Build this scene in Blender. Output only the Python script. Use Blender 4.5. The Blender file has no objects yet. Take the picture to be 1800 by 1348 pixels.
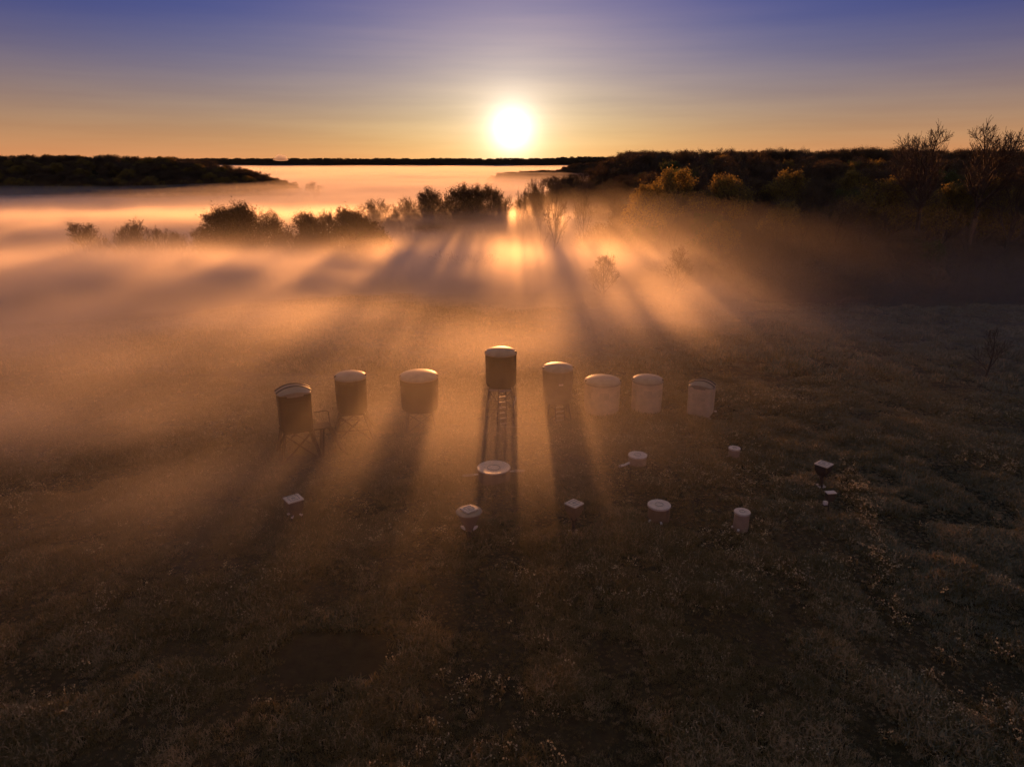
import bpy, bmesh, math, random
import numpy as np
from mathutils import Vector, Matrix

# ------------------------------------------------------------------ camera, sky, sun, exposure
SC = bpy.context.scene
COL = SC.collection
R = math.radians
CAM_H = 15.0
PITCH = 17.35
SUN_EL = 2.35

cam_d = bpy.data.cameras.new('camera')
cam_d.sensor_width = 36.0
cam_d.lens = 24.96
cam_d.clip_start = 0.5
cam_d.clip_end = 30000
cam = bpy.data.objects.new('camera', cam_d)
COL.objects.link(cam)
cam.location = (0, 0, CAM_H)
cam.rotation_euler = (R(90 - PITCH), 0, 0)
SC.camera = cam

SC.render.engine = 'CYCLES'
cy = SC.cycles
cy.use_denoising = True
cy.use_adaptive_sampling = True
cy.adaptive_threshold = 0.03
cy.max_bounces = 6
cy.diffuse_bounces = 2
cy.glossy_bounces = 2
cy.transmission_bounces = 2
cy.volume_bounces = 1
cy.transparent_max_bounces = 6
cy.sample_clamp_indirect = 3.0
cy.volume_step_rate = 6.0
cy.volume_max_steps = 256
SC.view_settings.view_transform = 'Standard'
SC.view_settings.look = 'None'
SC.view_settings.exposure = 0.7
SC.view_settings.gamma = 1.0

world = bpy.data.worlds.new('World')
SC.world = world
world.use_nodes = True
wn = world.node_tree
wn.nodes.clear()
def N(tree, t, **kw):
    n = tree.nodes.new(t)
    for k, v in kw.items():
        if k.startswith('i_'):
            n.inputs[k[2:].replace('_', ' ')].default_value = v
        else:
            setattr(n, k, v)
    return n
L = lambda tree, a, b: tree.links.new(a, b)
def M(tree, op, a, b=None, c=None, clamp=False):
    n = tree.nodes.new('ShaderNodeMath'); n.operation = op; n.use_clamp = clamp
    for i, v in enumerate((a, b, c)):
        if v is None: continue
        if isinstance(v, (int, float)): n.inputs[i].default_value = v
        else: tree.links.new(v, n.inputs[i])
    return n.outputs[0]

sky = N(wn, 'ShaderNodeTexSky', sky_type='NISHITA', sun_disc=False)
sky.sun_elevation = R(SUN_EL)
sky.sun_rotation = 0.0            # sun stands over +Y
sky.altitude = 250
sky.air_density = 1.3
sky.dust_density = 1.6
sky.ozone_density = 4.0
bg = N(wn, 'ShaderNodeBackground', i_Strength=0.064)
wout = N(wn, 'ShaderNodeOutputWorld')
# morning haze near the horizon and the glare of the low sun, added to the clear sky by direction
tc = N(wn, 'ShaderNodeTexCoord')
sdir = Vector((0, math.cos(R(SUN_EL)), math.sin(R(SUN_EL))))
dot = N(wn, 'ShaderNodeVectorMath', operation='DOT_PRODUCT')
nrm = N(wn, 'ShaderNodeVectorMath', operation='NORMALIZE')
L(wn, tc.outputs['Generated'], nrm.inputs[0])
L(wn, nrm.outputs[0], dot.inputs[0]); dot.inputs[1].default_value = sdir
wz = N(wn, 'ShaderNodeSeparateXYZ'); L(wn, nrm.outputs[0], wz.inputs[0])
ang = M(wn, 'MULTIPLY', M(wn, 'ARCCOSINE', M(wn, 'MINIMUM', dot.outputs['Value'], 0.9999999)), 180 / math.pi)
elv = M(wn, 'MULTIPLY', M(wn, 'ARCSINE', M(wn, 'MAXIMUM', wz.outputs[2], 0.0)), 180 / math.pi)
def fall(v, scale, power):
    q = M(wn, 'POWER', M(wn, 'DIVIDE', v, scale), power) if power != 1 else M(wn, 'DIVIDE', v, scale)
    return M(wn, 'POWER', 2.71828, M(wn, 'MULTIPLY', q, -1.0))
def tint(fac, col):
    m = N(wn, 'ShaderNodeMix', data_type='RGBA', blend_type='MULTIPLY'); m.inputs[0].default_value = 1
    m.inputs[6].default_value = (*[c * 10 for c in col], 1)
    L(wn, fac, m.inputs[7]); return m.outputs[2]
clear = N(wn, 'ShaderNodeMix', data_type='RGBA', blend_type='MULTIPLY'); clear.inputs[0].default_value = 1
L(wn, sky.outputs[0], clear.inputs[6])
hi = N(wn, 'ShaderNodeMapRange', interpolation_type='SMOOTHSTEP'); hi.inputs[1].default_value = 13; hi.inputs[2].default_value = 50  # ramp for a warm glow added above the view to light shaded ground
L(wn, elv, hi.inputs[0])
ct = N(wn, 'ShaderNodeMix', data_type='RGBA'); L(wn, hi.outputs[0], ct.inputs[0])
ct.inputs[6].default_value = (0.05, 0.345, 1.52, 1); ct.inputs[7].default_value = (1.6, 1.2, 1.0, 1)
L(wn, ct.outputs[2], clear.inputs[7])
acc = clear.outputs[2]
# thin streaks of high cloud catch the light
cz = N(wn, 'ShaderNodeMapping'); cz.inputs['Scale'].default_value = (1.6, 1.6, 26.0); cz.inputs['Rotation'].default_value = (0, R(-14), 0)
L(wn, nrm.outputs[0], cz.inputs['Vector'])
cn = N(wn, 'ShaderNodeTexNoise', i_Scale=2.2, i_Detail=5.0, i_Roughness=0.55); L(wn, cz.outputs[0], cn.inputs['Vector'])
cr = N(wn, 'ShaderNodeMapRange'); cr.inputs[1].default_value = 0.35; cr.inputs[2].default_value = 0.72; cr.inputs[3].default_value = 0.94; cr.inputs[4].default_value = 1.11
L(wn, cn.outputs['Fac'], cr.inputs[0])
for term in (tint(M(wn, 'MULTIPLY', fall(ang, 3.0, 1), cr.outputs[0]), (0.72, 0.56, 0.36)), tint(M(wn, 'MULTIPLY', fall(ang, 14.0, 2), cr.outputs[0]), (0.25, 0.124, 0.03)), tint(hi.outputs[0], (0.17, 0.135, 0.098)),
             tint(fall(elv, 3.0, 1), (0.46, 0.06, 0.0)), tint(M(wn, 'MULTIPLY', fall(elv, 7.5, 2), cr.outputs[0]), (0.25, 0.208, 0.105)),
             tint(fall(ang, 0.78, 1), (3.4, 3.2, 2.9))):
    ad = N(wn, 'ShaderNodeMix', data_type='RGBA', blend_type='ADD'); ad.inputs[0].default_value = 1
    L(wn, acc, ad.inputs[6]); L(wn, term, ad.inputs[7]); acc = ad.outputs[2]
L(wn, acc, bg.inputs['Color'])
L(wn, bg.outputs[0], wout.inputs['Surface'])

sun_d = bpy.data.lights.new('sun', 'SUN')
sun_d.energy = 3.4
sun_d.angle = R(0.53)
sun_d.color = (1.0, 0.375, 0.108)
sun = bpy.data.objects.new('sun', sun_d)
COL.objects.link(sun)
sun.rotation_euler = (R(-(90 - SUN_EL)), 0, 0)

# ------------------------------------------------------------------ helpers
rng = np.random.default_rng(7)
random.seed(7)

def ss(a, b, x):
    t = np.clip((np.asarray(x, float) - a) / (b - a), 0, 1)
    return t * t * (3 - 2 * t)

def lattice(seed):
    return np.random.default_rng(seed).random((32, 32, 32))
_LAT = [lattice(100 + i) for i in range(4)]
def vnoise(x, y, z=0.0, oct=1, seed=0):
    """smooth value noise in 0..1, any number of octaves"""
    x = np.asarray(x, float); y = np.asarray(y, float); z = np.asarray(z, float)
    x, y, z = np.broadcast_arrays(x, y, z)
    tot = 0; amp = 1; norm = 0
    for o in range(oct):
        f = 2.03 ** o
        lat = _LAT[(seed + o) % 4]
        X, Y, Z = x * f + 7.3 * o + seed * 3.1, y * f + 3.7 * o + seed * 5.7, z * f + 1.9 * o
        ix, iy, iz = np.floor(X).astype(int), np.floor(Y).astype(int), np.floor(Z).astype(int)
        fx, fy, fz = X - ix, Y - iy, Z - iz
        fx, fy, fz = [t * t * (3 - 2 * t) for t in (fx, fy, fz)]
        v = 0
        for dx in (0, 1):
            for dy in (0, 1):
                for dz in (0, 1):
                    w = (fx if dx else 1 - fx) * (fy if dy else 1 - fy) * (fz if dz else 1 - fz)
                    v = v + w * lat[(ix + dx) % 32, (iy + dy) % 32, (iz + dz) % 32]
        tot = tot + amp * v; norm += amp; amp *= 0.5
    return tot / norm

def terrain(x, y):
    x = np.asarray(x, float); y = np.asarray(y, float)
    wr = ss(4, 48, x - 0.06 * np.maximum(y - 90, 0))
    left = -9.5 * ss(50, 165, y + 0.2 * np.maximum(0, -x - 20)) - 7.5 * ss(175, 270, y) - 1.3 * ss(12, 70, -x) * (1 - ss(150, 300, y))
    left = left - 28 * ss(230, 620, y)
    right = -1.6 * ss(45, 85, y) + 8.0 * ss(96, 230, y) - 1.0 * ss(20, 60, x) * (1 - ss(80, 120, y))
    right = right - 40 * ss(520, 900, y)
    right = right - 1.3 * ss(0, 7, y - (46.5 - 0.72 * (x - 14))) * ss(8, 20, x)          # terrace edge across the right-hand field
    right = right + (vnoise(x / 5.0, y / 4.0, 0, 2, 3) - 0.5) * 0.9 * ss(10, 24, x) * ss(24, 46, y)
    h = (1 - wr) * left + wr * right
    # wooded hill across the valley on the left
    prof = np.interp(x, [-2500, -900, -600, -480, -410, -365, -330, -290, -250, -170], [52, 53, 52, 52, 50, 46, 40, 26, 12, 0])
    h = h + prof * np.exp(-((y - 880) / 150.0) ** 2)
    # low spur reaching in from the right, under the sun
    prof2 = np.interp(x, [-260, -150, -60, 60, 300, 900], [0, 8, 18, 26, 34, 38])
    h = h + prof2 * np.exp(-((y - 1500) / 220.0) ** 2)
    # wooded shoulder that closes the view under the sun
    h = h + 17 * np.exp(-((y - 355) / 55.0) ** 2) * ss(-8, 26, x) * (1 - wr)
    # far upland
    h = h + 60 * ss(3800, 5200, y)
    near = 1 - ss(120, 260, y)
    h = h + near * ((vnoise(x / 9.0, y / 9.0, 0, 2, 1) - 0.5) * 0.5 + (vnoise(x / 2.2, y / 2.2, 0, 2, 2) - 0.5) * 0.14)
    return h

def zat(x, y):
    return float(terrain(np.array([x]), np.array([y]))[0])

def new_mat(name):
    m = bpy.data.materials.new(name); m.use_nodes = True
    m.node_tree.nodes.clear()
    return m

def mat_simple(name, col, rough=0.6, spec=0.5, noise=0.0, scale=4.0, metallic=0.0, trans=0.0, tcol=None, bump=0.0, bscale=20.0):
    """principled paint with procedural mottling; trans adds backlit translucency"""
    m = new_mat(name); t = m.node_tree
    out = N(t, 'ShaderNodeOutputMaterial')
    p = N(t, 'ShaderNodeBsdfPrincipled', i_Roughness=rough, i_Metallic=metallic)
    p.inputs['Specular IOR Level'].default_value = spec
    tcn = N(t, 'ShaderNodeTexCoord')
    nz = N(t, 'ShaderNodeTexNoise', i_Scale=scale, i_Detail=5.0)
    L(t, tcn.outputs['Object'], nz.inputs['Vector'])
    rmp = N(t, 'ShaderNodeMapRange'); rmp.inputs[1].default_value = 0.3; rmp.inputs[2].default_value = 0.7
    rmp.inputs[3].default_value = 1 - noise; rmp.inputs[4].default_value = 1 + noise * 0.6
    L(t, nz.outputs['Fac'], rmp.inputs[0])
    mx = N(t, 'ShaderNodeMix', data_type='RGBA', blend_type='MULTIPLY'); mx.inputs[0].default_value = 1
    mx.inputs[6].default_value = (*col, 1)
    L(t, rmp.outputs[0], mx.inputs[7])
    L(t, mx.outputs[2], p.inputs['Base Color'])
    if bump:
        b = N(t, 'ShaderNodeBump', i_Strength=bump, i_Distance=0.02)
        n2 = N(t, 'ShaderNodeTexNoise', i_Scale=bscale, i_Detail=4.0)
        L(t, tcn.outputs['Object'], n2.inputs['Vector']); L(t, n2.outputs['Fac'], b.inputs['Height'])
        L(t, b.outputs[0], p.inputs['Normal'])
    if trans:
        tr = N(t, 'ShaderNodeBsdfTranslucent')
        tr.inputs['Color'].default_value = (*(tcol or col), 1)
        ms = N(t, 'ShaderNodeMixShader'); ms.inputs[0].default_value = trans
        L(t, p.outputs[0], ms.inputs[1]); L(t, tr.outputs[0], ms.inputs[2])
        L(t, ms.outputs[0], out.inputs['Surface'])
    else:
        L(t, p.outputs[0], out.inputs['Surface'])
    return m

def mesh_from(name, verts, faces, mat=None, smooth=False):
    me = bpy.data.meshes.new(name)
    me.from_pydata([tuple(v) for v in verts], [], faces)
    if mat: me.materials.append(mat)
    if smooth: me.shade_smooth()
    me.update()
    return me

def mesh_np(name, V, F, mat=None, smooth=False):
    """V (n,3), F (m,k) all faces with k corners"""
    V = np.asarray(V, np.float32); F = np.asarray(F, np.int32)
    me = bpy.data.meshes.new(name)
    me.vertices.add(len(V)); me.vertices.foreach_set('co', V.ravel())
    k = F.shape[1]
    me.loops.add(F.size); me.loops.foreach_set('vertex_index', F.ravel())
    me.polygons.add(len(F)); me.polygons.foreach_set('loop_start', np.arange(0, F.size, k, dtype=np.int32))
    me.update(calc_edges=True)
    if mat: me.materials.append(mat)
    if smooth: me.shade_smooth()
    return me

def link(name, data, parent=None, loc=None, rz=None):
    o = bpy.data.objects.new(name, data); COL.objects.link(o)
    if parent is not None: o.parent = parent
    if loc is not None: o.location = loc
    if rz is not None: o.rotation_euler = (0, 0, rz)
    return o

def tag(o, label=None, cat=None, group=None, kind=None):
    if label: o['label'] = label
    if cat: o['category'] = cat
    if group: o['group'] = group
    if kind: o['kind'] = kind
    return o

def thing(name, label, cat, loc, rz=0, group=None):
    return tag(link(name, None, None, loc, rz), label, cat, group)
# ------------------------------------------------------------------ ground
def graded(lo_near, hi_near, step, lo, hi, grow):
    a = list(np.arange(lo_near, hi_near + 1e-6, step))
    s = step; v = a[-1]
    while v < hi:
        s *= grow; v += s; a.append(v)
    s = step; v = a[0]; b = []
    while v > lo:
        s *= grow; v -= s; b.append(v)
    return np.array(b[::-1] + a)
gx = graded(-50, 60, 0.8, -9000, 9000, 1.06)
gy = graded(8, 110, 0.8, -60, 16000, 1.045)
GX, GY = np.meshgrid(gx, gy)
GZ = terrain(GX, GY)
nx, ny = len(gx), len(gy)
idx = np.arange(nx * ny).reshape(ny, nx)
F = np.stack([idx[:-1, :-1], idx[:-1, 1:], idx[1:, 1:], idx[1:, :-1]], -1).reshape(-1, 4)

def ground_material():
    m = new_mat('meadow_soil'); t = m.node_tree
    out = N(t, 'ShaderNodeOutputMaterial')
    p = N(t, 'ShaderNodeBsdfPrincipled', i_Roughness=0.9)
    p.inputs['Specular IOR Level'].default_value = 0.15
    tcn = N(t, 'ShaderNodeTexCoord')
    n1 = N(t, 'ShaderNodeTexNoise', i_Scale=0.12, i_Detail=6.0)
    n2 = N(t, 'ShaderNodeTexNoise', i_Scale=2.5, i_Detail=8.0, i_Roughness=0.65)
    L(t, tcn.outputs['Object'], n1.inputs['Vector']); L(t, tcn.outputs['Object'], n2.inputs['Vector'])
    r1 = N(t, 'ShaderNodeValToRGB')
    r1.color_ramp.elements[0].position = 0.35; r1.color_ramp.elements[0].color = (0.028, 0.028, 0.014, 1)
    r1.color_ramp.elements[1].position = 0.68; r1.color_ramp.elements[1].color = (0.075, 0.055, 0.03, 1)
    L(t, n1.outputs['Fac'], r1.inputs[0])
    r2 = N(t, 'ShaderNodeValToRGB')
    r2.color_ramp.elements[0].position = 0.3; r2.color_ramp.elements[0].color = (0.35, 0.35, 0.35, 1)
    r2.color_ramp.elements[1].position = 0.72; r2.color_ramp.elements[1].color = (1.3, 1.25, 1.15, 1)
    L(t, n2.outputs['Fac'], r2.inputs[0])
    mx = N(t, 'ShaderNodeMix', data_type='RGBA', blend_type='MULTIPLY'); mx.inputs[0].default_value = 1
    L(t, r1.outputs[0], mx.inputs[6]); L(t, r2.outputs[0], mx.inputs[7])
    L(t, mx.outputs[2], p.inputs['Base Color'])
    b = N(t, 'ShaderNodeBump', i_Strength=0.9, i_Distance=0.12)
    L(t, n2.outputs['Fac'], b.inputs['Height']); L(t, b.outputs[0], p.inputs['Normal'])
    L(t, p.outputs[0], out.inputs['Surface'])
    return m
GROUND_MAT = ground_material()
ground = link('ground', mesh_np('ground', np.stack([GX, GY, GZ], -1).reshape(-1, 3), F, GROUND_MAT, True))
tag(ground, kind='structure')

# ------------------------------------------------------------------ fog (voxel field written from numpy)
def fog_material(name, g, col, density):
    m = new_mat(name); t = m.node_tree
    out = N(t, 'ShaderNodeOutputMaterial')
    v = N(t, 'ShaderNodeVolumePrincipled')
    v.inputs['Color'].default_value = (*col, 1)
    v.inputs['Anisotropy'].default_value = g
    v.inputs['Density'].default_value = density
    L(t, v.outputs[0], out.inputs['Volume'])
    return m

def voxel_fog(name, lo, hi, res, field, mat):
    ax = [np.linspace(lo[i], hi[i], res[i]) for i in range(3)]
    Z, Y, X = np.meshgrid(ax[2], ax[1], ax[0], indexing='ij')     # index = i + nx*(j + ny*k)
    D = field(X, Y, Z).astype(np.float32).ravel()
    P = np.zeros((D.size, 3), np.float32)
    P[:, 0] = X.ravel(); P[:, 1] = Y.ravel(); P[:, 2] = Z.ravel()
    me = bpy.data.meshes.new(name)
    me.vertices.add(D.size); me.vertices.foreach_set('co', P.ravel())
    a = me.attributes.new('fog', 'FLOAT', 'POINT'); a.data.foreach_set('value', D)
    me.materials.append(mat)
    o = link(name, me)
    ng = bpy.data.node_groups.new(name + '_field', 'GeometryNodeTree')
    ng.interface.new_socket('Geometry', in_out='INPUT', socket_type='NodeSocketGeometry')
    ng.interface.new_socket('Geometry', in_out='OUTPUT', socket_type='NodeSocketGeometry')
    gi = N(ng, 'NodeGroupInput'); go = N(ng, 'NodeGroupOutput')
    vc = N(ng, 'GeometryNodeVolumeCube')
    vc.inputs['Min'].default_value = lo; vc.inputs['Max'].default_value = hi
    for k, s in enumerate(('Resolution X', 'Resolution Y', 'Resolution Z')):
        vc.inputs[s].default_value = res[k]
    pos = N(ng, 'GeometryNodeInputPosition')
    sep = N(ng, 'ShaderNodeSeparateXYZ'); L(ng, pos.outputs[0], sep.inputs[0])
    def cell(k):
        u = M(ng, 'MULTIPLY', M(ng, 'SUBTRACT', sep.outputs[k], lo[k]), (res[k] - 1) / (hi[k] - lo[k]))
        return M(ng, 'MINIMUM', M(ng, 'MAXIMUM', M(ng, 'ROUND', u), 0.0), res[k] - 1.0)
    ii = M(ng, 'ADD', cell(0), M(ng, 'MULTIPLY', M(ng, 'ADD', cell(1), M(ng, 'MULTIPLY', cell(2), float(res[1]))), float(res[0])))
    na = N(ng, 'GeometryNodeInputNamedAttribute', data_type='FLOAT'); na.inputs['Name'].default_value = 'fog'
    si = N(ng, 'GeometryNodeSampleIndex', data_type='FLOAT', domain='POINT')
    L(ng, gi.outputs[0], si.inputs['Geometry']); L(ng, na.outputs[0], si.inputs['Value']); L(ng, ii, si.inputs['Index'])
    L(ng, si.outputs[0], vc.inputs['Density'])
    sm = N(ng, 'GeometryNodeSetMaterial'); sm.inputs['Material'].default_value = mat
    L(ng, vc.outputs[0], sm.inputs['Geometry']); L(ng, sm.outputs[0], go.inputs[0])
    o.modifiers.new('field', 'NODES').node_group = ng
    tag(o, kind='stuff')
    return o

def fog_top(x, y):
    t = np.interp(y, [0, 12, 24, 36, 48, 70, 95, 118, 145, 172, 190, 232, 330, 460], [1, 2.0, 3.3, 3.2, 2.0, 1.9, 2.5, 0.2, -4.2, -5.0, -1.2, -1.2, -11, -15])
    wx = (vnoise(x / 40.0, y / 40.0, 0, 2, 1) - 0.5) * 30
    t = t + (vnoise((x + wx) / 26.0, (y + wx) / 17.0, 0, 3, 3) - 0.5) * np.interp(y, [0, 24, 48, 90, 130, 300], [2, 3.6, 3.6, 5.0, 4, 6])
    return t

def near_fog(X, Y, Z):
    T = fog_top(X[0], Y[0])[None]
    H = terrain(X[0], Y[0])[None]
    hag = Z - H
    soft = np.interp(Y, [0, 40, 100, 200], [0.8, 0.9, 0.8, 1.0])
    lay = 1 / (1 + np.exp(np.clip((Z - T) / soft, -30, 30)))
    wx = (vnoise(X[0] / 22.0, Y[0] / 22.0, 0, 2, 2) - 0.5)[None] * 18
    n = 0.72 * vnoise((X + wx) / 16.0, (Y - wx) / 11.0, Z / 4.5, 3, 0) + 0.28 * vnoise((X * 0.8 + Y * 0.6 + wx) / 7.5, (Y * 0.8 - X * 0.6) / 3.2, Z / 2.2, 2, 1)
    wisp = 0.05 + 1.9 * ss(0.37, 0.64, n)
    # thins out towards the camera, and over the open field on the right
    edge = Y - (14.5 + 0.62 * np.maximum(X + 1, 0) + 0.25 * np.maximum(-X - 12, 0)) + (vnoise(X / 9.0, Y / 9.0, 0, 2, 2) - 0.5) * 13
    a = ss(0, 13, edge)
    right = 1 - 0.96 * ss(0, 17, X - np.interp(Y, [30, 43, 60, 75, 110], [-6, -5, 5, 11, 15]) + (vnoise(X / 10.0, Y / 14.0, 0, 2, 1) - 0.5) * 10)
    base = np.interp(Y, [0, 30, 45, 60, 75, 110, 200], [0.055, 0.05, 0.036, 0.045, 0.07, 0.08, 0.08])
    d = base * lay * wisp * a * right
    # thin mist hanging over the whole hill, thinning upwards
    fade = np.exp(-np.maximum(Z, 0) / 4.2) * (1 - ss(15, 20, Z))
    mist = 0.0022 * (1 - 0.8 * ss(90, 150, Y)) * (0.25 + 0.75 * ss(18, 60, Y)) * (0.45 + 1.3 * ss(6, 26, X - 0.05 * (Y - 40)) * ss(35, 65, Y))
    near = 0.0026 * (1 - ss(-2, 18, X + 0.25 * (34 - Y))) * (1 - ss(45, 75, Y)) * (0.3 + 1.4 * vnoise(X / 12.0, Y / 12.0, Z / 9.0, 2, 3))
    shaft = 0.0105 * ss(-2, 7, X) * (1 - ss(22, 40, X)) * ss(47, 66, Y) * (1 - ss(125, 165, Y)) * np.exp(-np.maximum(Z, 0) / 3.2) * (1 - ss(9, 15, Z))
    d = d + (mist + near) * fade + shaft
    d = d * ss(-262, -235, X) * (1 - ss(316, 346, Y) * 0.9)
    d[hag < -1.5] = 0
    return d
FOG = fog_material('fog_drops', 0.62, (0.98, 0.92, 0.84), 1.0)
fog = voxel_fog('fog', (-262.0, 8.0, -20.0), (84.0, 346.0, 19.0), (174, 190, 42), near_fog, FOG)

# fog lake filling the far valley, with a rolling top
def fog_lake(level, rough, seed):
    fx = np.concatenate([np.arange(-3200, -900, 90), np.arange(-900, 500, 22), np.arange(500, 2600, 90)]).astype(float)
    fy = np.concatenate([np.arange(290, 1500, 20), np.arange(1500, 4600, 70)]).astype(float)
    X, Y = np.meshgrid(fx, fy)
    amp = 4 + 4 * ss(400, 1600, Y)
    T = level + (vnoise(X / 130, Y / 110, 0, 4, seed) - 0.5) * rough * amp
    n = X.size; nxx = len(fx); nyy = len(fy)
    top = np.stack([X, Y, T], -1).reshape(-1, 3)
    bot = top.copy(); bot[:, 2] = -62
    i = np.arange(n).reshape(nyy, nxx)
    q = np.stack([i[:-1, :-1], i[:-1, 1:], i[1:, 1:], i[1:, :-1]], -1).reshape(-1, 4)
    faces = [q, q[:, ::-1] + n]
    for e in (i[0, :], i[:, -1], i[-1, ::-1], i[::-1, 0]):
        faces.append(np.stack([e[:-1], e[:-1] + n, e[1:] + n, e[1:]], -1))
    return np.concatenate([top, bot]), np.concatenate(faces)
V, F = fog_lake(-16.5, 2.4, 2)
LAKE = fog_material('valley_fog_drops', 0.35, (0.98, 0.94, 0.89), 0.009)
lake = link('valley_fog', mesh_np('valley_fog', V, F, LAKE, True))
tag(lake, kind='stuff')

V, F = fog_lake(-6.0, 1.6, 3)
thin = link('valley_mist', mesh_np('valley_mist', V, F, fog_material('valley_mist_drops', 0.45, (0.98, 0.93, 0.86), 0.0016), True))
tag(thin, kind='stuff')

# little steam cloud standing on the far horizon
def steam():
    bm = bmesh.new(); bmesh.ops.create_icosphere(bm, subdivisions=4, radius=1)
    V = np.array([v.co[:] for v in bm.verts])
    n = vnoise(V[:, 0] * 1.7 + 9, V[:, 1] * 1.7 + 4, V[:, 2] * 1.7 + 2, 3, 1)
    for v, k in zip(bm.verts, n):
        f = 0.55 + 0.9 * k
        v.co = Vector((v.co.x * 40 * f, v.co.y * 22 * f, v.co.z * (24 if v.co.z > 0 else 9) * f))
    me = bpy.data.meshes.new('steam_cloud'); bm.to_mesh(me); bm.free()
    me.materials.append(fog_material('steam_drops', 0.3, (0.98, 0.95, 0.92), 0.05))
    return me
tag(link('steam_cloud', steam(), None, (-1290.0, 4150.0, 26.0)), kind='stuff')
# ------------------------------------------------------------------ mesh builder
class MB:
    def __init__(self): self.v = []; self.f = []
    def box(self, c, s, rz=0.0, ax=None):
        """box centred on c with size s, turned by rz about z, or with axes ax (3x3 columns)"""
        b = len(self.v); Rm = ax if ax is not None else Matrix.Rotation(rz, 3, 'Z')
        for dx, dy, dz in ((-1,-1,-1),(1,-1,-1),(1,1,-1),(-1,1,-1),(-1,-1,1),(1,-1,1),(1,1,1),(-1,1,1)):
            self.v.append(Vector(c) + Rm @ Vector((dx*s[0]/2, dy*s[1]/2, dz*s[2]/2)))
        for q in ((3,2,1,0),(4,5,6,7),(0,1,5,4),(1,2,6,5),(2,3,7,6),(3,0,4,7)):
            self.f.append(tuple(b+i for i in q))
        return self
    def bar(self, p, q, w, h=None):
        """square bar from p to q"""
        p, q = Vector(p), Vector(q); d = q - p; z = d.normalized()
        x = z.cross(Vector((0,0,1)))
        if x.length < 1e-4: x = Vector((1,0,0))
        x.normalize(); y = z.cross(x)
        return self.box((p+q)/2, (w, h or w, d.length), ax=Matrix((x, y, z)).transposed())
    def tube(self, pts, r, n=8):
        pts = [Vector(p) for p in pts]; b = len(self.v); k = len(pts)
        for i, p in enumerate(pts):
            d = (pts[min(i+1, k-1)] - pts[max(i-1, 0)]).normalized()
            x = d.cross(Vector((0,0,1)))
            if x.length < 1e-4: x = Vector((1,0,0))
            x.normalize(); y = d.cross(x)
            rr = r[i] if isinstance(r, (list, tuple)) else r
            for j in range(n):
                a = 2*math.pi*j/n
                self.v.append(p + (x*math.cos(a) + y*math.sin(a))*rr)
        for i in range(k-1):
            for j in range(n):
                j2 = (j+1) % n
                self.f.append((b+i*n+j, b+(i+1)*n+j, b+(i+1)*n+j2, b+i*n+j2))
        self.f.append(tuple(b+j for j in range(n))); self.f.append(tuple(b+(k-1)*n+j for j in reversed(range(n))))
        return self
    def loft(self, rings, cap0=True, cap1=True):
        """rings of equal length, stacked upwards, counter-clockwise"""
        b = len(self.v); n = len(rings[0])
        for r in rings:
            for p in r: self.v.append(Vector(p))
        for i in range(len(rings)-1):
            for j in range(n):
                j2 = (j+1) % n
                self.f.append((b+i*n+j, b+i*n+j2, b+(i+1)*n+j2, b+(i+1)*n+j))
        if cap0: self.f.append(tuple(b+j for j in reversed(range(n))))
        if cap1: self.f.append(tuple(b+(len(rings)-1)*n+j for j in range(n)))
        return self
    def lathe(self, prof, n=48, c=(0,0), rib=0.0, nrib=0, cap0=True, cap1=True):
        rings = []
        for r, z in prof:
            ring = []
            for j in range(n):
                a = 2*math.pi*j/n
                rr = r
                if rib and nrib and (j * nrib) % n < nrib: rr = r + rib
                ring.append((c[0]+rr*math.cos(a), c[1]+rr*math.sin(a), z))
            rings.append(ring)
        return self.loft(rings, cap0, cap1)
    def build(self, name, mat, parent=None, smooth=False, angle=None):
        me = mesh_from(name, self.v, self.f, mat)
        if smooth:
            me.shade_smooth()
            try: me.set_sharp_from_angle(angle=R(angle or 35))
            except Exception: pass
        return link(name, me, parent)

def rsquare(hx, hy, r, z, n=6):
    pts = []
    for cx, cy, a0 in ((hx-r, hy-r, 0), (-hx+r, hy-r, 90), (-hx+r, -hy+r, 180), (hx-r, -hy+r, 270)):
        for k in range(n+1):
            a = R(a0 + 90*k/n)
            pts.append((cx + r*math.cos(a), cy + r*math.sin(a), z))
    return pts

# ------------------------------------------------------------------ paints
SHELL = mat_simple('tan_poly_shell', (0.23, 0.17, 0.11), 0.62, 0.25, 0.18, 2.5, bump=0.15, bscale=30)
SHELL_D = mat_simple('dark_brown_poly_shell', (0.06, 0.04, 0.024), 0.62, 0.25, 0.18, 2.5, bump=0.15, bscale=30)
SHELL_L = mat_simple('pale_tan_poly_shell', (0.66, 0.48, 0.31), 0.62, 0.25, 0.15, 2.5, bump=0.15, bscale=30)
PANEL_D = mat_simple('dark_window_panel', (0.042, 0.028, 0.017), 0.45, 0.4, 0.15, 3.0)
PANEL_L = mat_simple('tan_window_panel', (0.57, 0.41, 0.265), 0.5, 0.4, 0.15, 3.0)
DOME = mat_simple('roof_poly', (0.30, 0.24, 0.18), 0.5, 0.35, 0.2, 3.0)
LATCH = mat_simple('black_latch', (0.02, 0.018, 0.015), 0.5)
STEEL = mat_simple('painted_steel', (0.10, 0.07, 0.045), 0.5, 0.5, 0.25, 8.0)
TIMBER = mat_simple('weathered_timber', (0.10, 0.065, 0.038), 0.85, 0.2, 0.35, 6.0)
GLASS = mat_simple('tinted_window', (0.06, 0.045, 0.03), 0.35, 0.5)
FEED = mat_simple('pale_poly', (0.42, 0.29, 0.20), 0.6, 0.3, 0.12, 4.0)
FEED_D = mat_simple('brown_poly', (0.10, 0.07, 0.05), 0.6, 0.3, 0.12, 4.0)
FEED_M = mat_simple('tan_poly', (0.24, 0.155, 0.095), 0.6, 0.3, 0.12, 4.0)
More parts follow.
